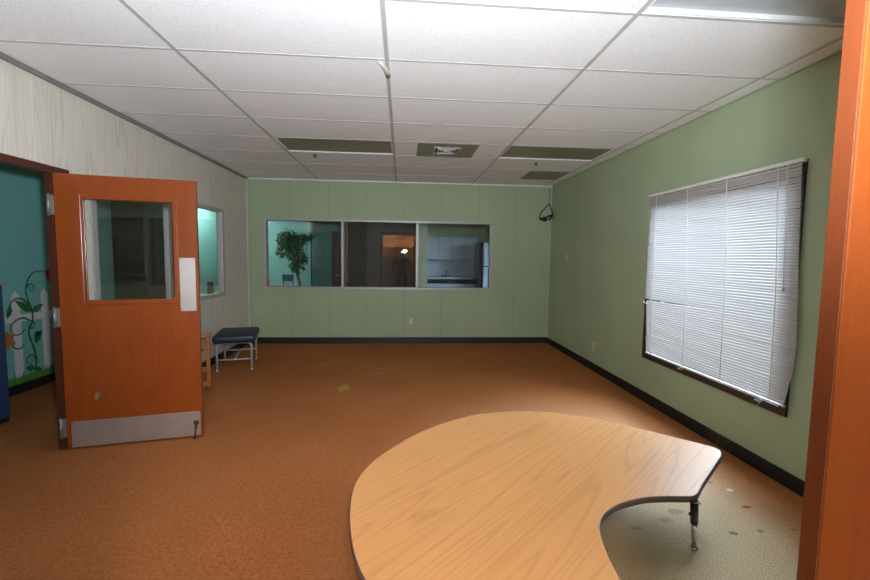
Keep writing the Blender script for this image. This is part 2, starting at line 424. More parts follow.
# wooden end of the partition seen behind the glass, with hinge leaves
post = sempty('trim_7')
b = MB(); b.box(-.995, YB+.123, .0, -.93, YB+.24, 2.2, .003); b.build('post', 'closet_wood', post)
post.location = (0, .02, 0)
b = MB(); b.box(-.925, YB+.15, 0, -.895, YB+.21, 2.2, .002)
for z in (.98, 1.07, 1.62, 1.77): b.box(-.896, YB+.16, z, -.888, YB+.20, z+.05)
b.build('casing', 'closet_wood', post)

# dark door leaf standing open in the teal recess
dd = sempty('door_3', (-1.22, 9.35, 0))
b = MB(); b.box(-.28, 0, .01, .17, .045, 1.93, .004); b.build('door_slab', 'cabinet_dark', dd)
b = MB(); b.tube([(-.2,-.001,.98),(-.2,-.05,.98),(-.1,-.055,.98)], .009); b.build('door_handle', 'metal', dd)

# ------------------------------------------------------------------ doorway in front wall (photographer stands in it)
fr = sempty('door_1')
for x0, x1, c0, c1 in ((.5445, .634, .5435, .635), (-.684, -.5985, -.685, -.5975)):
    b = MB(); b.box(x0, YF-.0255, 0.001, x1, YF, 2.06, .0015); b.build('door_jamb', 'jamb_wood', fr)
    b = MB(); b.box(c0, YF-.030, 0.001, c1, YF-.026, 2.06, .0012); b.build('casing', 'frame_wood', fr)
b = MB(); b.box(-.685, YF-.030, 2.0605, .635, YF, 2.15, .0025); b.build('head_jamb', 'frame_wood', fr)
# closet behind the photographer
slab('wall_closet_back', -1.0, -1.62, 0, 1.0, -1.5, 2.5, 'closet_wood')
slab('wall_closet_left', -1.12, -1.62, 0, -1.0, YF-.0265, 2.5, 'front_paint')
slab('wall_closet_right', 1.0, -1.62, 0, 1.12, YF-.0265, 2.5, 'front_paint')
slab('ceiling_closet', -1.12, -1.62, 2.5, 1.12, YF-.0265, 2.6, 'plain_ceil')
sh = thing('shelf_unit', 'orange wood shelves behind the photographer, seen only in the middle pane reflection', 'shelf', (0,-1.30,0))
for x in (-.78, .74):
    b = MB(); b.box(x, -.19, .001, x+.03, .16, 1.75, .003); b.build('side_panel', 'closet_wood', sh)
for z in (.12, .5, .85, 1.12, 1.40, 1.72):
    b = MB(); b.box(-.75, -.19, z, .74, .15, z+.025, .003); b.build('shelf', 'closet_wood', sh)

t = thing('closet_lamp', 'lit round ceiling lamp above the person in the closet', 'ceiling light', (.0, -.75, 2.5))
b = MB(); b.lathe([(.11,0),(.11,-.02),(.10,-.025)], (0,0,-.001), 24); b.build('base', 'white', t)
b = MB(); b.lathe([(.095,-.026),(.09,-.06),(.05,-.085),(.01,-.09)], (0,0,-.001), 24); b.build('globe', 'lamp_warm', t)
# ------------------------------------------------------------------ left doorway frame and the orange door
fr2 = sempty('door_2')
b = MB()
b.box(XL-.034, 3.150, 0.001, XL+.012, 3.30, 1.955, .002); b.build('door_jamb', 'jamb_dark', fr2)
b = MB(); b.box(XL-.034, 2.15, 0.001, XL+.012, 2.245, 1.955, .002); b.build('door_jamb', 'jamb_dark', fr2)
b = MB(); b.box(XL-.0345, 2.13, 1.9555, XL+.014, 3.315, 2.005, .002); b.build('head_jamb', 'jamb_dark', fr2)

ang = math.atan2(.193, .848)
dr = thing('door_leaf', 'orange wood half-glazed door standing open on the left, steel kick plate', 'door', (-2.378, 3.141, 0), ang)
W, T = .868, .044     # slab local: x 0..W, y 0..T (y=0 faces the camera), z
def ringbox(b, x0, z0, x1, z1, X0, Z0, X1, Z1, y0, y1, bev=0):
    b.box(X0, y0, Z0, x0, y1, Z1, bev); b.box(x1, y0, Z0, X1, y1, Z1, bev)
    b.box(x0, y0, Z0, x1, y1, z0, bev); b.box(x0, y0, z1, x1, y1, Z1, bev)
gx0, gz0, gx1, gz1 = .152, 1.078, .712, 1.790
m = grid_wall('slab', (.0, 0, .010), (W, T, 1.955), [(gx0-.012, gz0-.012, gx1+.012, gz1+.012)], 1, 'door_wood')
del m['kind']; m.parent = dr
b = MB(); ringbox(b, gx0, gz0, gx1, gz1, gx0-.034, gz0-.030, gx1+.026, gz1+.030, -.010, .006, .003)
ringbox(b, gx0, gz0, gx1, gz1, gx0-.034, gz0-.030, gx1+.026, gz1+.030, T-.006, T+.010, .003); b.build('glazing_bead', 'door_wood', dr)
b = MB(); b.box(gx0-.008, .018, gz0-.008, gx1+.008, .024, gz1+.008); b.build('glass_pane', 'door_glass', dr)
def screws(par, pts, y):
    for x, z in pts:
        b = MB(); b.box(x-.003, y-.0015, z-.003, x+.003, y, z+.003, .001); b.build('screw', 'dark_iron', par)
b = MB(); b.box(.7445, -.0025, .987, .850, -.0005, 1.386, .0008); pp = b.build('push_plate', 'metal', dr)
screws(pp, [(.758,1.372),(.838,1.372),(.758,1.19),(.838,1.19),(.758,1.0),(.838,1.0)], -.0025)
b = MB(); b.box(.028, -.0025, .018, .855, -.0005, .208, .0008); kp = b.build('kick_plate', 'metal', dr)
screws(kp, [(x, z) for x in (.04,.24,.44,.64,.84) for z in (.03,.196)], -.0025)
ds = MB(); ds.box(.808, -.010, .105, .842, -.0028, .135, .002); ds.box(.818, -.020, .075, .832, -.006, .125, .003)
ds.tube([(.822,-.016,.09),(.820,-.022,.045),(.818,-.026,.012)], [.006,.006,.006], 8); d1 = ds.build('kick_down_stop', 'dark_iron', dr)
b = MB(); b.lathe([(.011,0),(.012,.004),(.012,.012),(.008,.016)], (.818,-.026,.0015), 12); b.build('rubber_tip', 'rubber', d1)
for zc in (1.74, .962, .165):
    b = MB()
    b.tube([(-.030,-.008,zc-.068),(-.030,-.008,zc+.068)], .0105, 14)
    b.tube([(-.030,-.008,zc-.075),(-.030,-.008,zc-.069)], .007, 10); b.tube([(-.030,-.008,zc+.069),(-.030,-.008,zc+.076)], .007, 10)
    b.box(-.024, -.0065, zc-.066, -.001, .036, zc+.066, .001)
    h = b.build('hinge', 'hinge', dr)
    for dz in (-.034, 0, .034):
        b = MB(); b.tube([(-.030,-.008,zc+dz-.001),(-.030,-.008,zc+dz+.001)], .0109, 14); b.build('knuckle_joint', 'dark_iron', h)
# paint smudges on the door
b = MB()
sm = [(.186,.415),(.206,.40),(.21,.385),(.199,.370),(.188,.352),(.178,.36),(.174,.38),(.181,.392)]
b.prism([(x, -.0012, z) for x, z in sm], (0,.001,0)); b.prism([(.182,-.0012,.322),(.188,-.0012,.326),(.192,-.0012,.318),(.186,-.0012,.310)], (0,.001,0))
b.build('green_smudge', 'smudge' if 'smudge' in M else 'vent_brown', dr)

# ------------------------------------------------------------------ windows
def win_frame(parent, name, axis, at0, at1, outer, inner, mat, bev=.002):
    """outer/inner = (a0,z0,a1,z1); axis 0 -> plane normal x (a=y), axis 1 -> plane normal y (a=x)"""
    b = MB(); A0, Z0, A1, Z1 = outer; a0, z0, a1, z1 = inner
    def bx(p, q, r, s):
        if axis == 0: b.box(at0, p, q, at1, r, s, bev)
        else: b.box(p, at0, q, r, at1, s, bev)
    bx(A0, Z0, a0, Z1); bx(a1, Z0, A1, Z1); bx(a0+.0003, Z0, a1-.0003, z0); bx(a0+.0003, z1, a1-.0003, Z1)
    return b.build(name, mat, parent)
# back interior window, three panes
w1 = sempty('window_1')
win_frame(w1, 'window_frame', 1, YB-.030, YB+.08, (-2.155,.875,1.459,1.985), (-2.118,.912,1.424,1.950), 'alu')
for x in (-.942, .242):
    b = MB(); b.box(x-.020, YB-.022, .9125, x+.020, YB+.07, 1.9495, .002); b.build('mullion', 'alu', w1)
for x0, x1 in ((-2.118,-.962),(-.922,.222),(.262,1.424)):
    b = MB(); b.box(x0, YB+.030, .912, x1, YB+.036, 1.950); b.build('pane', 'glass', w1)
b = MB(); b.box(-2.118, YB-.012, .913, 1.424, YB+.028, .921); b.build('glazing_channel', 'alu_dark', w1)
# left interior window
w2 = sempty('window_2')
win_frame(w2, 'window_frame', 0, XL-.055, XL+.015, (3.52,.855,5.985,2.01), (3.575,.905,5.925,1.965), 'alu')
b = MB(); b.box(XL-.045, 4.62, .9055, XL+.008, 4.68, 1.9645, .002); b.build('mullion', 'alu', w2)
b = MB(); b.box(XL-.050, 5.895, .9055, XL-.030, 5.9245, 1.9645, .002); b.build('glazing_stop', 'alu', w2)
for y0, y1 in ((3.575,4.62),(4.68,5.925)):
    b = MB(); b.box(XL-.026, y0, .905, XL-.020, y1, 1.965); b.build('pane', 'door_glass', w2)
# exterior window on the right
w3 = sempty('window_3')
win_frame(w3, 'window_frame', 0, XR-.016, XR+.02, (2.435,.440,4.052,2.045), (2.487,.492,4.003,1.995), 'dark_wood')
win_frame(w3, 'sash', 0, XR+.03, XR+.09, (2.488,.493,4.002,1.994), (2.535,.545,3.955,1.945), 'dark_wood')
b = MB(); b.box(XR+.055, 2.536, .546, XR+.061, 3.954, 1.944); b.build('pane', 'door_glass', w3)

# ------------------------------------------------------------------ venetian blind
bl = thing('venetian_blind', 'white venetian blind hanging closed over the dark framed window on the right', 'blind', (XR-.045, 3.26, 0))
b = MB(); b.box(-.014, -.852, 2.020, .014, .742, 2.044, .003); b.build('headrail', 'white', bl)
NSL = 76
m = MB(); sb = m.b
ztop, zbot = 2.005, .545
for i in range(NSL):
    f = i/(NSL-1); z = ztop+(zbot-ztop)*f
    y0 = -.84-.055*min(f/.75, 1); y1 = .73
    tilt = math.radians(60)+random.uniform(-.03,.03)
    dzl = dzr = 0; dx = 0
    if f > .655:                      # lower slats have slipped: far end hangs askew
        y1 = .705-.05*(f-.655)/.345; dzl = -.017*(1-(f-.655)/.345)
    if f > .77:                       # near end splayed towards the room edge
        k = (f-.77)/.23; dx = -.010*k; dzr = .008*(1-k); y0 = -.895+.035*k*k
    if i % 9 == 4: dzl += random.uniform(-.003,.003); dzr += random.uniform(-.003,.003)
    segs = 8; rows_ = []
    for j in range(segs+1):
        u = j/segs; y = y0+(y1-y0)*u; zz = z+dzr*(1-u)**3+dzl*u**2-.0015*math.sin(u*PI*3+i)
        cx = -.004+dx*(1-u)
        if f > .9: cx += -.004
        prof = []
        for w, c in ((-.0120,0),(-.0055,.0036),(.0055,.0036),(.0120,0)):
            # across the slat (w) tilted: top edge away from the room, convex side facing the room
            px = cx+w*math.cos(tilt)-c*math.sin(tilt); pz = zz+w*math.sin(tilt)+c*math.cos(tilt)
            prof.append(sb.verts.new((px, y, pz)))
        rows_.append(prof)
    for a, c in zip(rows_, rows_[1:]):
        for q in range(3):
            ff = sb.faces.new((a[q], a[q+1], c[q+1], c[q])); ff.smooth = True
m.build('slats', 'blind', bl)
b = MB(); b.box(-.020, -.862, .517, -.006, .655, .527, .003); b.build('bottom_rail', 'white', bl)
for y in (.60, .17, -.26, -.69):
    b = MB(); y1 = y-.02 if y > .5 else y-.065
    for x in (-.0185, .012):
        b.tube([(x, y, 2.02), (x, y1+.012, 1.2), (x-.003, y1, .522)], .0012, 5)
    b.tube([(-.0185, y+.003, 2.02), (-.0195, y1+.014, 1.2), (-.022, y1, .52)], .0028, 6)
    b.build('ladder_cord', 'white', bl)
b = MB()
b.tube([(-.024,-.755,2.02),(-.028,-.785,1.6),(-.030,-.80,1.27)], .0016, 6); b.tube([(-.024,-.765,2.02),(-.034,-.80,1.6),(-.030,-.806,1.27)], .0016, 6)
pc = b.build('pull_cord', 'white', bl)
b = MB(); b.lathe([(.004,.0),(.008,.006),(.006,.03),(.003,.035)], (-.030,-.803,1.238), 10); b.build('tassel', 'tassel' if 'tassel' in M else 'masking', pc)
b = MB()
for yy in (.10, -.70):
    b = MB(); b.tube([(-.022,yy,.522),(-.035,yy+.02,.505),(-.030,yy+.05,.499),(-.026,yy+.03,.494),(-.03,yy-.01,.499),(-.024,yy,.515)], .002, 6)
    if yy < 0: b.tube([(-.022,-.69,.517),(-.033,-.695,.487),(-.030,-.68,.472)], .002, 6)
    b.build('loose_cord_end', 'white', bl)
b = MB(); b.box(-.022,.726,1.002,-.006,.745,1.012,.002); b.box(-.022,.68,.994,-.006,.7255,1.001,.002); b.build('slipped_slat_clip', 'white', bl)

# ------------------------------------------------------------------ ceiling fixtures
labels = ['unlit recessed ceiling light at the far left, white far lip', 'unlit recessed ceiling light at the far right, beside the right wall', 'large near unlit ceiling light with pale grey lens, at top right']
for (x0, y0, x1, y1), lb in zip(fixt, labels):
    near = y0 < 3
    t = thing('ceiling_light', lb, 'ceiling light', ((x0+x1)/2, (y0+y1)/2, ZC), 0, 'recessed troffer lights')
    hx, hy = (x1-x0)/2-.001, (y1-y0)/2-.001
    b = MB()
    for (p, q, r, s_) in ((-hx,-hy,-hx+.012,hy),(hx-.012,-hy,hx,hy),(-hx+.0121,-hy,hx-.0121,-hy+.012),(-hx+.0121,hy-.012,hx-.0121,hy)):
        b.box(p, q, .0005, r, s_, .085, .001)
    b.box(-hx+.0121, -hy+.0121, .060, hx-.0121, hy-.0121, .085)
    b.build('housing', 'lip', t)
    b = MB(); zl = .022 if near else .008; b.box(-hx+.013, -hy+.013, zl, hx-.013, hy-.013, zl+.006, .001); b.build('lens', 'lens_near' if near else 'lens_olive', t)
# flush olive panel with grille
v = thing('air_vent', 'small square air grille in an olive panel, middle of the ceiling', 'vent', (.48, 4.80, ZC))
b = MB(); b.box(-.325, -.285, -.0065, .325, .285, -.0005, .001); b.build('panel', 'lens_olive', v)
b = MB()
for r0, r1 in ((.125,.145),(.09,.10),(.055,.064)):
    z0 = -.012 if r0 > .1 else -.018
    for (p,q,r,s_) in ((-r1,-r1,-r0,r1),(r0,-r1,r1,r1),(-r0,-r1,r0,-r0),(-r0,r0,r0,r1)): b.box(p, q, z0, r, s_, -.0068, .001)
b.box(-.03,-.03,-.02,.03,.03,-.0068,.002); b.build('grille', 'metal', v)
b = MB(); b.box(-.124,-.124,-.0075,.124,.124,-.0066); b.build('duct_opening', 'black_metal', v)
v = thing('return_vent', 'brown square return grille in the ceiling nearest the far right corner', 'vent', (2.01, 6.05, ZC))
b = MB(); b.box(-.275, -.285, -.006, .265, .285, -.0005, .001)
for k in range(18): b.box(-.25, -.26+k*.0295, -.012, .24, -.245+k*.0295, -.0055)
b.build('grille', 'vent_brown', v)
for x, y, lb in ((-1.035, 5.231, 'small dark sprinkler head left of the stained ceiling tile'), (1.652, 5.282, 'small dark sprinkler head behind the far right ceiling light')):
    t = thing('sprinkler_head', lb, 'sprinkler', (x, y, ZC), 0, 'sprinkler heads in the ceiling')
    b = MB(); b.lathe([(.022,-.004),(.028,-.002),(.028,0),(.02,.0)], (0,0,-.0005), 16); b.build('escutcheon', 'dark_iron', t)
    b = MB(); b.tube([(0,0,-.004),(0,0,-.022)], .007, 8); b.lathe([(.004,-.030),(.02,-.028),(.02,-.025),(.004,-.023)], (0,0,0), 14); b.build('deflector', 'dark_iron', t)
b = MB(); b.tube([(-.155,2.70,ZC-.006),(-.135,2.70,ZC-.010),(-.12,2.735,ZC-.013),(-.105,2.80,ZC-.014),(-.098,2.86,ZC-.016)], [.004,.010,.014,.014,.016], 10)
tag(b.build('ceiling_hook', 'masking', None, True), 'small cream plastic hook stuck on the ceiling grid above the room', 'hook')

# ------------------------------------------------------------------ wall fittings
def plate(name, loc, axis, label, cat, sw, hh=.057, ww=.035):
    t = thing(name, label, cat, loc, {'right': PI/2, 'back': 0, 'front': PI}[axis])
    # local: +y into the wall, x along the wall
    b = MB(); b.box(-ww, -.006, -hh, ww, -.0005, hh, .002); b.build('cover_plate', 'plastic', t)
    if sw:
        b = MB(); b.box(-.005, -.016, -.010, .005, -.006, .012, .002); b.build('toggle', 'plastic', t)
    else:
        for dz in (-.02, .02):
            b = MB(); b.box(-.017, -.008, dz-.014, .017, -.006, dz+.014, .003); s = b.build('socket', 'plastic', t)
            for q in (-.0055,.0055):
                b = MB(); b.box(q-.0015,-.0085,dz-.004,q+.0015,-.0075,dz+.006); b.build('slot', 'black_metal', s)
    return t
def rot_plate(t): t.rotation_euler = (0,0,-PI/2)
t = plate('power_outlet', (XR, 5.157, .308), 'back', 'ivory power outlet low on the right wall', 'outlet', False); rot_plate(t)
t = plate('light_switch', (XR, 6.126, 1.429), 'back', 'ivory light switch plate high on the right wall near the corner', 'switch', True); rot_plate(t)
plate('power_outlet', (.154, YB, .366), 'back', 'small outlet low on the green back wall under the window', 'outlet', False, .05, .03)
t = thing('thermostat', 'round dark thermostat on the wall beside the doorway, seen only as a reflection', 'thermostat', (-1.17, YF-.0025, 1.46))
b = MB(); b.box(-.055,.0005,-.04,.055,.02,.04,.006); b.build('base', 'pot', t)
b = MB(); b.tube([(0,.02,0),(0,.045,0)], .032, 20); b.build('dial', 'pot', t)

# cable bundle in the far right corner
t = thing('cable_coil', 'black coiled cable hanging from the ceiling in the far right corner', 'cable', (2.37, 6.83, ZC-.04)); t.scale = (1.18, 1, 1.08)
b = MB(); b.tube([(-.005,.02,0),(.012,.012,-.05),(.01,.0,-.10),(.008,.0,-.20),(.005,0,-.25)], .0045, 8); b.build('drop_cord', 'alu_dark', t)
b = MB()
b.tube([(.005,0,-.24),(-.05,-.01,-.30),(-.115,-.02,-.38),(-.13,-.02,-.44),(-.125,-.02,-.475),(-.06,-.03,-.50),(0,-.03,-.49),(.03,-.03,-.46),(.048,-.025,-.43),(.052,-.02,-.39),(.03,-.01,-.31),(.005,0,-.24)], .0075, 8)
for k in range(5):
    o_ = k*.006
    b.tube([(-.12+.008*k,-.02-o_,-.465+.004*k),(-.06,-.045,-.445-.012*k),(0,-.05+o_,-.435+.006*k),(.042,-.04,-.40-.012*k),(.045,-.02,-.44),(.0,-.012,-.475-.004*k),(-.07,-.015,-.49+.004*k),(-.12+.008*k,-.02-o_,-.465+.004*k)], .0085, 8)
b.build('coil', 'cord_black', t)
b = MB(); b.box(-.03,-.045,-.515,.01,-.01,-.485,.004); b.build('plug', 'corner_white', t)

# round sticker on the glass
b = MB(); b.tube([(.292, YB+.0285, 1.49),(.292, YB+.0297, 1.49)], .052, 28)
tag(b.build('round_sticker', 'sticker'), 'small round pale sticker on the right pane beside the mullion', 'sticker')

# ------------------------------------------------------------------ horseshoe table
ZT = .36; FZ = (1.4245-ZT)/.8245
r2 = math.sqrt(.5)
def uv(u, v, z): 
    x = (u-v)*r2; y = (u+v)*r2
    return (x*FZ, y*FZ, z)
def rounded(pts, rad, n=6):
    out = []; N = len(pts)
    for i in range(N):
        p = Vector(pts[i][:2]); r = rad[i]
        if r == 0: out.append(tuple(p)); continue
        a = (Vector(pts[i-1][:2])-p).normalized(); c = (Vector(pts[(i+1) % N][:2])-p).normalized()
        d = r; p0 = p+a*d; p1 = p+c*d
        for k in range(n+1):
            s_ = k/n; out.append(tuple(p0*(1-s_)**2+p*2*s_*(1-s_)+p1*s_**2))
    return out
ctl = [(2.152,.204),(2.184,.218),(2.195,.262),(2.192,.448),(2.178,.699),(2.150,.82),(2.095,.964),(2.0,1.095),(1.829,1.226),(1.70,1.272),(1.571,1.298),(1.44,1.306),(1.313,1.297),
       (1.124,1.262),(.988,1.205),(.905,1.143),(.826,1.058),(.763,.975),(.704,.880),(.664,.785),(.640,.66),(.630,.448),(.627,.262),(.638,.222),(.671,.207),(.764,.204),(.88,.208),
       (.99,.222),(1.05,.255),(1.104,.297),(1.164,.345),(1.235,.391),(1.297,.419),(1.369,.428),(1.455,.410),(1.55,.360),(1.611,.305),(1.655,.255),(1.680,.232),(1.716,.222),(1.80,.2195),(1.95,.210),(2.056,.204),(2.11,.200)]
ctl = [Vector(q) for q in ctl]; NC = len(ctl); poly = []
for i in range(NC):
    p0, p1, p2, p3 = ctl[i-1], ctl[i], ctl[(i+1) % NC], ctl[(i+2) % NC]
    k0 = 6 if (p2-p1).length > .05 else 3
    for k in range(k0):
        t = k/k0; q = .5*((2*p1)+(-p0+p2)*t+(2*p0-5*p1+4*p2-p3)*t*t+(-p0+3*p1-3*p2+p3)*t**3); poly.append((q.x, q.y))
tc = uv(1.40, .8, 0)
tb = thing('activity_table', 'large low oak laminate table with curved outline and a notch cut in its front', 'table', (tc[0], tc[1], 0))
off = Vector((tc[0], tc[1], 0))
TH = .030
m = MB(); bm = m.b
def ring(sc_in, z):
    # inset ring: move towards polygon interior by distance sc_in (metres)
    W_ = [Vector(uv(u, v, z))-off for u, v in poly]; n = len(W_); R_ = []
    area = sum(W_[i].x*W_[(i+1) % n].y-W_[(i+1) % n].x*W_[i].y for i in range(n))
    sg = 1 if area > 0 else -1
    for i in range(n):
        t1 = (W_[(i+1) % n]-W_[i-1]); t1.z = 0; t1.normalize(); nn = Vector((-t1.y, t1.x, 0))*sg
        R_.append(bm.verts.new(W_[i]+nn*sc_in))
    return R_
top_in = ring(.0045, ZT)
bm.faces.new(top_in); 
bot_in = ring(.0045, ZT-.004); 
n = len(top_in)
for k in range(n): bm.faces.new((top_in[k], top_in[(k+1) % n], bot_in[(k+1) % n], bot_in[k]))
bm.faces.new(bot_in[::-1])
m.build('laminate_top', 'oak', tb)
m = MB(); bm = m.b
rs = [ring(.0046, ZT-.0012), ring(.0015, ZT-.0022), ring(0, ZT-.005), ring(-.001, ZT-.013), ring(0, ZT-.014), ring(-.001,ZT-.015), ring(0, ZT-TH+.003), ring(.003, ZT-TH), ring(.012, ZT-TH)]
for a, c in zip(rs, rs[1:]):
    for k in range(n):
        f = bm.faces.new((a[k], a[(k+1) % n], c[(k+1) % n], c[k])); f.smooth = True
m.build('edge_band', 'table_edge', tb)
m = MB(); bm = m.b
a = ring(.012, ZT-.0045); c = ring(.012, ZT-TH+.0003)
for k in range(n): bm.faces.new((a[k], a[(k+1) % n], c[(k+1) % n], c[k]))
bm.faces.new(c); bm.faces.new(a[::-1])
m.build('underside_board', 'cabinet_dark', tb)
def leg(ftop, foot):
    ft = Vector(ftop)-off; fo = Vector(foot)-off; d = fo-ft
    g = MB(); g.tube([ft+Vector((0,0,0)), ft+d*.42], .017, 16); g.box(ft.x-.02, ft.y-.02, ZT-TH-.004, ft.x+.02, ft.y+.02, ZT-TH-.0003, .001)
    k = ft+d*.22; g.tube([k+Vector((-.030,-.012,0)), k], [.008,.004], 8)
    o1 = g.build('leg', 'black_metal', tb)
    g = MB(); g.tube([ft+d*.38, ft+d*.72, ft+d*.955], [.0125,.0125,.009], 16); g.build('chrome_insert', 'chrome', o1)
    g = MB(); g.lathe([(.021,0),(.023,.004),(.016,.014),(.009,.024)], (fo.x, fo.y, .001), 18); g.build('foot_glide', 'chrome', o1)
leg((1.335, 1.755, ZT-TH), (1.45, 1.887, 0))
for u, v, du, dv in ((.84,.36,-.02,-.02),(2.02,.98,.05,.02),(1.02,.98,-.01,.01),(1.40,1.25,0,.05)):
    leg(uv(u, v, ZT-TH), uv(u+du*.6, v+dv*.6, 0))

# ------------------------------------------------------------------ bench
be = thing('bench', 'low bench with navy vinyl cushion and grey tube frame by the left wall', 'bench')
def arch(fl, fr_, h, r, parent):
    fl, fr_ = Vector(fl), Vector(fr_); d = (fr_-fl); L = d.length; d.normalize(); pts = []
    R_ = .05
    pts.append(fl)
    for k in range(7):
        a = PI/2*k/6; pts.append(fl+d*(R_*(1-math.cos(a)))+Vector((0,0,h-R_+R_*math.sin(a))))
    for k in range(7):
        a = PI/2*(1-k/6); pts.append(fr_-d*(R_*(1-math.cos(a)))+Vector((0,0,h-R_+R_*math.sin(a))))
    pts.append(fr_)
    b = MB(); b.tube(pts, r, 12); b.tube([fl+Vector((0,0,.14)), fr_+Vector((0,0,.14))], r*.8, 10)
    o = b.build('leg_frame', 'grey_tube', parent)
    for f in (fl, fr_):
        b = MB(); b.tube([f+Vector((0,0,.001)), f+Vector((0,0,.022))], r+.002, 12); b.build('foot_cap', 'corner_white', o)
arch((-2.205,5.205,0.001), (-1.832,5.298,0.001), .345, .0135, be)
arch((-2.335,5.76,0.001), (-1.962,5.853,0.001), .345, .0135, be)
b = MB(); b.tube([(-2.018,5.252,.14),(-2.148,5.806,.14)], .011, 10)
b.build('stretcher', 'grey_tube', be)
b = MB(); dv = Vector((-.130,.555,0)).normalized(); du = Vector((.373,.093,0)).normalized()
mt = Matrix(((du.x, dv.x, 0, -2.080),(du.y, dv.y, 0, 5.525),(0,0,1,.352),(0,0,0,1)))
b.box(-.235,-.325,.002,.235,.325,.088,.028, mt, 4); b.build('cushion', 'navy', be, True)
b = MB(); b.box(-.225,-.315,-.006,.225,.315,.003,.002, mt); b.build('seat_board', 'black_metal', be)

# ------------------------------------------------------------------ small wooden rack behind the door
rk = thing('wooden_rack', 'low orange pine rack partly hidden behind the open door', 'rack', (-2.19, 4.62, 0))
for sx, sy in ((.145,0),(-.145,0),(.145,-.38),(-.145,-.38)):
    b = MB(); b.box(sx-.016, sy-.016, .001, sx+.016, sy+.016, .585, .003); b.build('leg', 'pine', rk)
for z in (.55, .43, .20, .045):
    for sy in (0,-.38):
        b = MB(); b.box(-.1285, sy-.010, z-.014, .1285, sy+.010, z+.014, .002); b.build('rail', 'pine', rk)
    for sx in (-.145,.145):
        b = MB(); b.box(sx-.010, -.3635, z-.014, sx+.010, -.0165, z+.014, .002); b.build('rail', 'pine', rk)

# ------------------------------------------------------------------ teal room contents
dv_ = thing('padded_divider', 'dark blue padded divider with tan top edge beyond the left doorway', 'divider', (-3.30, 3.50, 0))
b = MB(); b.box(-.22,-.30,.03,.028,.25,1.14,.012); b.build('panel', 'blue_pad', dv_)
b = MB(); b.box(-.225,-.305,1.141,.033,.255,1.16,.003); b.build('top_edge', 'pine', dv_)
b = MB(); b.box(-.20,-.28,.001,.03,.23,.0295,.002); b.build('plinth', 'black', dv_)

mu = thing('fence_mural', 'painted white picket fence with climbing strawberry vine on the teal wall', 'mural', (MX, 4.6, 0))
def flat(pts, name, mat, par, depth=.002, lift=0):
    b = MB(); b.prism([(.0005+lift, y-4.6, z) for y, z in pts], (depth,0,0)); return b.build(name, mat, par)
flat([(4.36,.715),(4.36,.785),(5.30,.775),(5.30,.700)], 'rail', 'paint_white', mu)
for yc in (4.12, 4.474, 4.816, 5.16):
    flat([(yc-.046,.16),(yc-.046,.975),(yc,1.024),(yc+.046,.975),(yc+.046,.16)], 'picket', 'paint_white', mu, lift=.002)
def smooth(pts, n=6):
    out = []
    P_ = [pts[0]]+list(pts)+[pts[-1]]
    for i in range(1, len(P_)-2):
        p0,p1,p2,p3 = [Vector(q) for q in P_[i-1:i+3]]
        for k in range(n):
            t = k/n; out.append(.5*((2*p1)+(-p0+p2)*t+(2*p0-5*p1+4*p2-p3)*t*t+(-p0+3*p1-3*p2+p3)*t**3))
    out.append(Vector(pts[-1])); return out
def stroke(b, pts, w, lift=.0045):
    q = smooth(pts); n = len(q)
    for i in range(n-1):
        a, c = q[i], q[i+1]; d = (c-a).normalized(); nn = Vector((-d.y, d.x)); wa = w*(1-.6*i/n); wc = w*(1-.6*(i+1)/n)
        co = [a+nn*wa, a-nn*wa, c-nn*wc, c+nn*wc]
        b.prism([(lift, p.x-4.6, p.y) for p in co], (.0012,0,0))
b = MB()
stroke(b, [(4.645,.186),(4.668,.268),(4.659,.386),(4.619,.51),(4.603,.605),(4.650,.697),(4.655,.803),(4.61,.938),(4.597,1.023),(4.63,1.133),(4.70,1.2),(4.802,1.211),(4.88,1.185)], .013)
def curl(c, r, a0, turns=1.3, s=1):
    pts = []
    for k in range(14):
        f = k/13; a = a0+s*f*turns*2*PI; rr = r*(1-.75*f); pts.append((c[0]+rr*math.cos(a), c[1]+rr*math.sin(a)))
    stroke(b, pts, .008)
curl((4.66,1.04),.05,PI,1.2,-1); curl((4.60,.30),.06,0,1.2,1); curl((4.63,.66),.05,PI/2,1.2,-1)
stroke(b, [(4.62,.71),(4.54,.75),(4.44,.72),(4.40,.66),(4.43,.60),(4.50,.59),(4.56,.63)], .010)
stroke(b, [(4.40,.52),(4.44,.46),(4.50,.45),(4.54,.48)], .010)
stroke(b, [(4.655,.803),(4.58,.92),(4.50,.95),(4.43,.92),(4.38,.82)], .012)
stroke(b, [(4.68,.47),(4.74,.5)], .01)
b.build('vine', 'paint_green', mu)
b = MB()
def lf(p, q, w):
    p, q = Vector(p), Vector(q); d = q-p; nn = Vector((-d.y, d.x)).normalized()
    L_ = [p, p+d*.3+nn*w, p+d*.65+nn*w*.7, q, p+d*.65-nn*w*.7, p+d*.3-nn*w]
    b.prism([(.006, v_.x-4.6, v_.y) for v_ in L_], (.0012,0,0))
lf((4.65,.80),(4.46,.935),.04); lf((4.65,.80),(4.80,.865),.035); lf((4.66,.47),(4.76,.60),.04); lf((4.645,.21),(4.53,.24),.035); lf((4.66,.55),(4.74,.58),.03); lf((4.645,.20),(4.73,.17),.03); lf((4.42,.88),(4.37,.76),.03)
b.build('leaves', 'paint_green', mu)
flat([(4.84,1.205),(4.87,1.235),(4.91,1.225),(4.95,1.235),(4.975,1.20),(4.965,1.14),(4.92,1.065),(4.87,1.11)], 'strawberry', 'paint_red', mu, lift=.004)
flat([(4.30,.62),(4.36,.64),(4.40,.60),(4.44,.61),(4.42,.56),(4.445,.50),(4.39,.50),(4.36,.45),(4.32,.50),(4.27,.52),(4.30,.57)], 'orange_flower', 'paint_orange', mu, lift=.006)
b = MB(); y = 3.9
top = [];
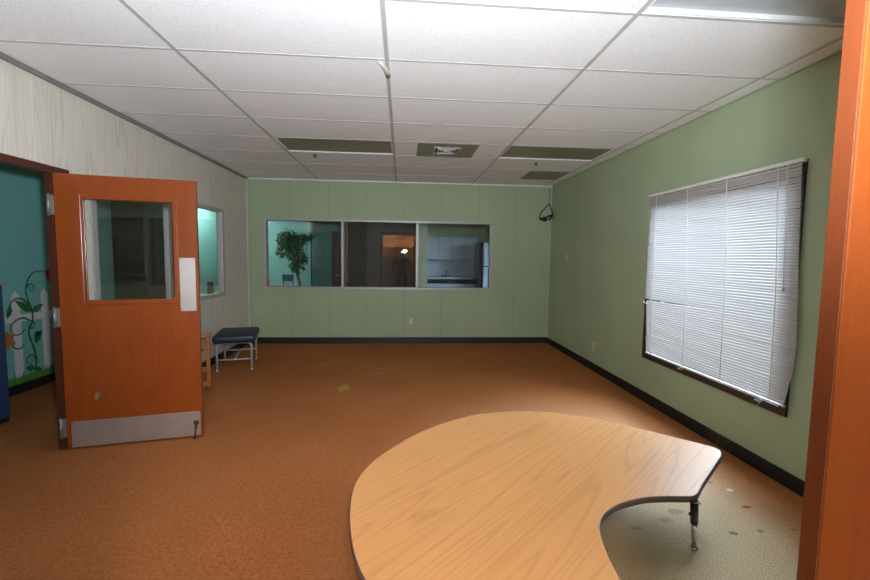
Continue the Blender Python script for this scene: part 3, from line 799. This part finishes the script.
while y < 5.9:
    top.append((y, .15+random.uniform(-.01,.01))); top.append((y+.010, .20+random.uniform(-.02,.03))); y += .024
b.prism([(.0055, yy-4.6, zz) for yy, zz in [(3.9,.097)]+top+[(5.9,.12),(5.9,.097)]], (.0012,0,0)); b.build('grass', 'paint_grass', mu)

b = MB(); t = thing('tall_cabinet', 'dark brown tall cabinet against the teal wall, seen through the door glass', 'cabinet', (MX+.22, 6.52, 0))
b.box(-.20,-.62,.001,.20,.62,2.36,.004); b.build('body', 'cabinet_dark', t)
for y0, y1 in ((-.61,-.005),(.005,.61)):
    b = MB(); b.box(.201,y0,.06,.218,y1,2.34,.003); d_ = b.build('door', 'cabinet_dark', t)
    b = MB(); yy = -.05 if y0 < -.1 else .05
    b.tube([(.218,yy,.95),(.24,yy,.96),(.24,yy,1.04),(.218,yy,1.05)], .005, 8); b.build('handle', 'metal', d_)
# added tube lamp, kept out of view, to brighten the teal room
t = thing('added_ceiling_lamp', 'added tube lamp on the teal room ceiling, out of view, brightens the room', 'ceiling light', (-3.42, 8.25, ZC), PI/2)
b = MB(); b.box(-.6,-.1,-.045,.6,.1,.001,.004); b.build('housing', 'white', t)
for yy in (-.05,.05):
    b = MB(); b.tube([(-.57,yy,-.060),(.57,yy,-.060)], .014, 12); b.build('lamp_tube', 'added_lamp_lit', t)
# things on the left window's sill side: books
for i, (yy, h, lb) in enumerate(((5.80,.17,'small upright brown book on the ledge at the right end of the left window'), (5.30,.24,'dark upright box on the ledge beside the door edge in the left window'))):
    b = MB(); b.box(XL-.13, yy-.045, .8775, XL-.085, yy+.045, .8775+h, .003)
    tag(b.build('book' if i == 0 else 'box', 'pot' if i == 0 else 'cabinet_dark'), lb, 'book' if i == 0 else 'box')
lg = thing('low_counter', 'pale counter ledge below the left window on the teal room side', 'counter', (XL-.23, 5.15, 0))
b = MB(); b.box(-.17,-.80,.84,.155,.80,.8765,.004); b.build('worktop', 'kitchen', lg)
b = MB(); b.box(-.15,-.78,.001,.14,.78,.8395,.003); b.build('body', 'white', lg)

# ficus tree
fi = thing('ficus_tree', 'leafy green artificial ficus tree behind the left pane of the back window', 'plant', (-1.94, 8.1, 0))
fi.scale = (1, 1, 1.05)
b = MB(); b.lathe([(.13,0),(.15,.02),(.18,.28),(.19,.30),(.175,.30),(.17,.27)], (0,0,.001), 24); b.build('pot', 'pot', fi)
b = MB(); b.lathe([(.168,.255),(.165,.26)], (0,0,.001), 24); b.build('soil', 'soil', fi)
b = MB()
b.tube([(0,0,.22),(.012,.01,.5),(.045,0,.8),(.02,0,1.0),(-.02,0,1.12)], [.022,.02,.018,.016,.012], 10)
b.tube([(.02,.01,.22),(-.01,-.01,.55),(.02,.01,.85),(-.03,.01,1.05),(-.10,.0,1.3)], [.016,.015,.014,.012,.008], 8)
br = [((0,0,1.05),(.12,.05,1.3),(.20,.02,1.62)),((-.02,0,1.08),(-.15,.03,1.3),(-.26,0,1.58)),((0,0,1.0),(-.03,-.1,1.3),(-.10,-.08,1.72)),((0,0,1.1),(.02,.1,1.4),(.05,.08,1.6))]
for p in br: b.tube(p, [.010,.007,.003], 6)
b.build('trunk', 'bark', fi)
b = MB()
def leafm(p, d, L_, w):
    d = d.normalized(); sd = d.cross(Vector((0,0,1)));
    if sd.length < .1: sd = Vector((1,0,0))
    sd.normalize(); up = sd.cross(d)
    q = [p, p+d*L_*.4+sd*w-up*.004, p+d*L_-up*.012, p+d*L_*.4-sd*w-up*.004]; c_ = p+d*L_*.45+up*.006
    vs = [b.b.verts.new(k) for k in q]; cv = b.b.verts.new(c_)
    for k in range(4): b.b.faces.new((vs[k], vs[(k+1) % 4], cv))
blobs = [((-.23,0,1.62),(.12,.12,.16),260),((-.24,0,1.42),(.13,.12,.12),170),((-.12,0,1.66),(.13,.13,.13),220),((.0,0,1.58),(.12,.12,.13),170),((.13,0,1.66),(.13,.12,.07),150),((-.05,.0,1.40),(.14,.13,.18),260),((.05,0,1.30),(.12,.12,.12),150),((0,0,1.15),(.14,.12,.09),120)]
for c_, s_, k_ in blobs:
    for _ in range(k_):
        while True:
            q = Vector([random.uniform(-1,1) for _ in range(3)])
            if q.length <= 1: break
        p = Vector((c_[0]+q.x*s_[0], c_[1]+q.y*s_[1], c_[2]+q.z*s_[2]))
        d = Vector((q.x+random.uniform(-.7,.7), q.y+random.uniform(-.7,.7), random.uniform(-.9,.2)))
        leafm(p, d, random.uniform(.055,.085), random.uniform(.014,.022))
b.build('foliage', 'leaf', fi)

def kid_chair(x, y, rz, mat, label, h=.36, s=1.0):
    t = thing('plastic_chair', label, 'chair', (x, y, 0), rz); t.scale = (.75,.75,1)
    b = MB(); b.box(-.19,-.18,h,.19,.18,h+.02,.008); b.build('seat', mat, t)
    b = MB(); b.box(-.18,.165,h+.40*s-.13,.18,.19,h+.40*s,.010); b.box(-.17,.17,h+.02,-.15,.19,h+.38*s,.004); b.box(.15,.17,h+.02,.17,.19,h+.38*s,.004); b.build('backrest', mat, t)
    for sx in (-.17,.17):
        for sy in (-.16,.16):
            b = MB(); b.tube([(sx,sy,h),(sx*1.1,sy*1.1,.001)], .011, 8); b.build('leg', 'metal', t)
    return t
# stand on a low table so that they reach the sill height
kt = thing('play_table', 'low table carrying stacked chairs behind the left pane', 'table', (-2.45, 8.15, 0))
b = MB(); b.box(-.42,-.30,.56,.29,.35,.59,.004); b.build('tabletop', 'pine', kt)
for sx in (-.38,.25):
    for sy in (-.26,.31):
        b = MB(); b.box(sx-.02,sy-.02,.001,sx+.02,sy+.02,.5595,.002); b.build('leg', 'pine', kt)
k = kid_chair(-2.56, 8.02, .2, 'yellow', 'yellow child chair at the lower left corner of the left pane', .20, .50); k.location.z = .5905
k = kid_chair(-2.235, 8.20, -.5, 'chair_blue', 'dark blue child chair between the yellow chair and the ficus tree', .20, .62); k.location.z = .5905

# ------------------------------------------------------------------ kitchen behind the right pane
kc = thing('wall_cabinets', 'pale blue wall cabinets above the counter behind the right pane', 'cabinet', (.62, 11.05, 0))
b = MB(); b.box(0,-.12,1.34,1.32,.19,1.93,.004); b.build('body', 'kitchen', kc)
for k in range(4):
    b = MB(); b.box(.004+k*.33,-.140,1.343,.326+k*.33,-.121,1.927,.004); b.build('door', 'kitchen', kc)
kb = thing('base_cabinets', 'pale blue base cabinets under the kitchen counter', 'cabinet', (.62, 10.95, 0))
b = MB(); b.box(0,-.30,.001,1.32,.29,.86,.003); b.build('body', 'kitchen', kb)
for k in range(4):
    b = MB(); b.box(.004+k*.33,-.320,.10,.326+k*.33,-.301,.70,.004); d_ = b.build('door', 'kitchen', kb)
    b = MB(); b.tube([(.165+k*.33,-.321,.63),(.165+k*.33,-.345,.63)], .012, 10); b.build('knob', 'metal', d_)
b = MB(); b.box(.004,-.318,.74,1.316,-.301,.85,.003); b.build('dark_drawer_band', 'kitchen_dark', kb)
ct = thing('counter', 'pale kitchen worktop with backsplash behind the right pane', 'worktop', (.62, 10.95, 0))
b = MB(); b.box(-.01,-.34,.8605,1.33,.293,.905,.004); b.build('worktop', 'kitchen', ct)
b = MB(); b.box(0,.270,.906,1.32,.298,1.32,.002); b.build('backsplash', 'kitchen', ct)
t = thing('faucet', 'small dark faucet and sink rail on the kitchen counter', 'faucet', (1.15, 11.05, .9055))
b = MB(); b.tube([(0,0,0),(0,0,.10),(0,-.04,.14),(0,-.12,.13),(0,-.14,.09)], .010, 10); b.build('spout', 'dark_iron', t)
b = MB(); b.box(-.12,-.02,.0005,.12,.02,.03,.006); b.build('base', 'dark_iron', t)
rg = thing('refrigerator', 'tall pale blue refrigerator with dark side at the right edge of the right pane', 'refrigerator', (2.05, 10.2, 0))
b = MB(); b.box(-.24,-.28,.02,.40,.36,1.77,.012); b.build('body', 'kitchen_dark', rg)
for z0, z1 in ((.05,1.19),(1.21,1.76)):
    b = MB(); b.box(-.15,-.335,z0,.40,-.281,z1,.012); d_ = b.build('door', 'fridge', rg)
    b = MB(); zz = 1.0 if z0 < 1 else 1.28
    b.tube([(-.12,-.336,zz),(-.12,-.375,zz+.01),(-.12,-.375,zz+.14),(-.12,-.336,zz+.15)], .009, 8); b.build('handle', 'metal', d_)

# ------------------------------------------------------------------ the photographer (seen only as a reflection)
def skin_mesh(name, nodes, edges, mat, parent, sub=2, root=0):
    me = bpy.data.meshes.new(name); me.from_pydata([n_[0] for n_ in nodes], edges, []); me.update()
    o = bpy.data.objects.new(name, me); C.objects.link(o)
    sk = o.modifiers.new('skin', 'SKIN'); sk.use_smooth_shade = True
    lay = me.skin_vertices[0] if me.skin_vertices else None
    if lay is None:
        o.data.attributes  # noqa
    for i, n_ in enumerate(nodes):
        r = n_[1]; r = r if isinstance(r, tuple) else (r, r)
        me.skin_vertices[0].data[i].radius = r
        me.skin_vertices[0].data[i].use_root = (i == root)
    ss = o.modifiers.new('sub', 'SUBSURF'); ss.levels = sub; ss.render_levels = sub
    bpy.context.view_layer.update()
    dg = bpy.context.evaluated_depsgraph_get()
    nm = bpy.data.meshes.new_from_object(o.evaluated_get(dg)); nm.materials.clear(); nm.materials.append(M[mat])
    for p in nm.polygons: p.use_smooth = True
    bpy.data.objects.remove(o)
    r = bpy.data.objects.new(name, nm); C.objects.link(r)
    if parent: r.parent = parent
    return r
ph = thing('person', 'person in a black jacket raising a camera, seen only in the middle pane reflection', 'person', (0, -.40, 0))
N = [((0,0,.88),(.15,.11)), ((0,.0,1.05),(.14,.10)), ((0,0,1.22),(.16,.11)), ((0,.0,1.32),(.13,.10)), ((0,.03,1.38),(.055,.055)),
     ((.17,0,1.31),(.065,.065)), ((.30,.10,1.12),(.052,.052)), ((.165,.29,1.34),(.038,.038)),
     ((-.17,0,1.31),(.065,.065)), ((-.29,.10,1.10),(.052,.052)), ((-.12,.27,1.31),(.038,.038)),
     ((.10,0,.82),(.095,.095)), ((.11,.02,.46),(.065,.065)), ((.12,-.01,.10),(.045,.045)), ((.13,.10,.045),(.042,.035)),
     ((-.10,0,.82),(.095,.095)), ((-.11,.02,.46),(.065,.065)), ((-.12,-.01,.10),(.045,.045)), ((-.13,.10,.045),(.042,.035)), ((0,.05,1.44),(.05,.05))]
E_ = [(0,1),(1,2),(2,3),(3,4),(4,19),(3,5),(5,6),(6,7),(3,8),(8,9),(9,10),(0,11),(11,12),(12,13),(13,14),(0,15),(15,16),(16,17),(17,18)]
body = skin_mesh('body', N, E_, 'jacket', ph)
# head with face
b = MB(); bmesh.ops.create_uvsphere(b.b, u_segments=24, v_segments=18, radius=.1)
for v_ in b.b.verts:
    c_ = v_.co; c_.x *= .76; c_.y *= .95; c_.z *= 1.15
    if c_.z < -.03: c_.x *= 1+(c_.z+.03)*3.0
    if c_.y > .05 and abs(c_.x) < .02 and -.045 < c_.z < .01: c_.y += .022*(1-abs(c_.x)/.02)
    c_ += Vector((0,.08,1.52))
head = b.build('head', 'skin', ph, True)
for sx in (-.03,.03):
    b = MB(); b.tube([(sx,.165,1.525),(sx,.172,1.525)], [.012,.006], 10); b.build('eye', 'camera_black', head)
b = MB(); b.tube([(-.025,.168,1.462),(0,.174,1.459),(.025,.168,1.462)], .005, 6)
b.build('mouth', 'paint_red', head)
for sx in (-1,1):
    b = MB(); b.tube([(sx*.078,.07,1.495),(sx*.088,.065,1.52),(sx*.08,.07,1.55)], [.007,.014,.008], 8)
    b.build('ear', 'skin', head)
b = MB(); bmesh.ops.create_uvsphere(b.b, u_segments=24, v_segments=16, radius=.108)
for v_ in list(b.b.verts):
    if v_.co.z < -.03 or (v_.co.y > .05 and v_.co.z < .045): b.b.verts.remove(v_)
for v_ in b.b.verts: v_.co.x *= .80; v_.co.z *= 1.12; v_.co.y *= .97; v_.co += Vector((0,.074,1.527))
b.build('hair', 'hair', head, True)
def hand(base, dirv, palm_n, side, parent):
    base = Vector(base); d = Vector(dirv).normalized(); n_ = Vector(palm_n).normalized(); s_ = d.cross(n_).normalized()*side
    nodes = [(tuple(base-d*.05), (.022,.024)), (tuple(base), (.026,.022)), (tuple(base+d*.05), (.034,.016))]; edges = [(0,1),(1,2)]
    for k, (off_, L_) in enumerate(((-.028,.066),(-.009,.075),(.010,.070),(.028,.055))):
        r0 = base+d*.055+s_*off_; i = len(nodes)
        nodes += [(tuple(r0), .010), (tuple(r0+d*L_*.5+n_*.012), .0085), (tuple(r0+d*L_*.75+n_*L_*.45), .0075)]
        edges += [(2,i),(i,i+1),(i+1,i+2)]
    i = len(nodes); t0 = base+d*.012-s_*.030
    nodes += [(tuple(t0), .012), (tuple(t0+d*.03-s_*.022+n_*.01), .010), (tuple(t0+d*.055-s_*.018+n_*.028), .008)]
    edges += [(1,i),(i,i+1),(i+1,i+2)]
    return skin_mesh('hand', nodes, edges, 'skin', parent, 1, 1)
hand((.135,.30,1.37), (-.45,.5,.6), (-.7,.1,-.2), 1, ph)
hand((-.09,.29,1.315), (.5,.7,.4), (.1,.2,1), -1, ph)

cam_t = thing('camera', 'black camera with a lit flash held by the person in the reflection', 'camera', (0, -.02, 1.4245))
b = MB(); b.box(-.07,-.105,-.05,.07,-.045,.045,.010); b.box(-.03,-.10,.045,.03,-.045,.068,.006); b.build('camera_body', 'camera_black', cam_t)
b = MB(); b.tube([(0,-.046,0),(0,-.005,0)], [.034,.036], 24); b.build('lens', 'camera_black', cam_t)
b = MB(); b.box(-.020,-.095,.069,.020,-.060,.10,.004); b.box(-.036,-.10,.101,.036,-.045,.150,.005); fl = b.build('flash_unit', 'camera_black', cam_t)
b = MB(); b.box(-.031,-.0448,.108,.031,-.0425,.143); b.build('flash_window', 'flash_lit', fl)

# ------------------------------------------------------------------ camera
cam = bpy.data.cameras.new('view_camera'); co = bpy.data.objects.new('view_camera', cam); C.objects.link(co)
cam.sensor_width = 36; cam.lens = 425.03/870*36; cam.clip_start = .02; cam.clip_end = 100
yaw, pitch, roll = .0783, .0792, .0140
fwd = Vector((math.sin(yaw)*math.cos(pitch), math.cos(yaw)*math.cos(pitch), -math.sin(pitch)))
r = Vector((math.cos(yaw), -math.sin(yaw), 0)); u = r.cross(fwd)
r2_ = r*math.cos(roll)+u*math.sin(roll); u2 = -r*math.sin(roll)+u*math.cos(roll)
mat = Matrix((( r2_.x, u2.x, -fwd.x, 0),(r2_.y, u2.y, -fwd.y, 0),(r2_.z, u2.z, -fwd.z, 1.4245),(0,0,0,1)))
co.matrix_world = mat
S.camera = co

# ------------------------------------------------------------------ light
def area(name, loc, rot, sx, sy, power, col, spread=PI):
    l = bpy.data.lights.new(name, 'AREA'); l.shape = 'RECTANGLE'; l.size = sx; l.size_y = sy; l.energy = power; l.color = col; l.spread = spread
    o = bpy.data.objects.new(name, l); C.objects.link(o); o.location = loc; o.rotation_euler = rot; return o
def spot(name, loc, direction, power, angle, blend, rad, col):
    l = bpy.data.lights.new(name, 'SPOT'); l.energy = power; l.spot_size = angle; l.spot_blend = blend; l.shadow_soft_size = rad; l.color = col
    o = bpy.data.objects.new(name, l); C.objects.link(o); o.location = loc
    o.rotation_euler = Vector(direction).to_track_quat('-Z', 'Y').to_euler(); return o
# camera flash, tilted towards the ceiling
spot('flash_light', (.09, .0, 1.57), (-.24, 1, .90), 625, math.radians(172), 1.0, .05, (.90,1,1.09))
# daylight outside the right window
dl = area('daylight_right', (XR+2.2, 3.9, 3.3), (0,0,0), 4.0, 3.2, 2050, (.66,.82,1))
dl.rotation_euler = Vector((-2.2, -.65, -2.0)).to_track_quat('-Z', 'Y').to_euler()
area('kitchen_fill_light', (3.25, 8.2, 1.55), (0, PI/2, 0), 1.1, 1.1, 11, (.55,.75,1))  # added fill behind the unseen opening, brightens the kitchen
area('teal_fill_light', (-3.42, 8.25, ZC-.085), (0,0,0), .12, 1.1, 36, (1,1,.92))  # fill light of the lamp added to the teal room

cl = bpy.data.lights.new('closet_light', 'POINT'); cl.energy = 150; cl.color = (1,.82,.6); cl.shadow_soft_size = .09
clo = bpy.data.objects.new('closet_light', cl); C.objects.link(clo); clo.location = (0,-.75,2.33)
w = bpy.data.worlds.new('sky'); S.world = w; w.use_nodes = True
nt = w.node_tree; bg = nt.nodes['Background']
sk = nt.nodes.new('ShaderNodeTexSky'); sk.sky_type = 'HOSEK_WILKIE'; sk.turbidity = 6
nt.links.new(sk.outputs[0], bg.inputs[0]); bg.inputs[1].default_value = .35

S.view_settings.view_transform = 'Standard'; S.view_settings.look = 'None'; S.view_settings.gamma = 1
S.view_settings.use_curve_mapping = False; S.view_settings.exposure = 0.0
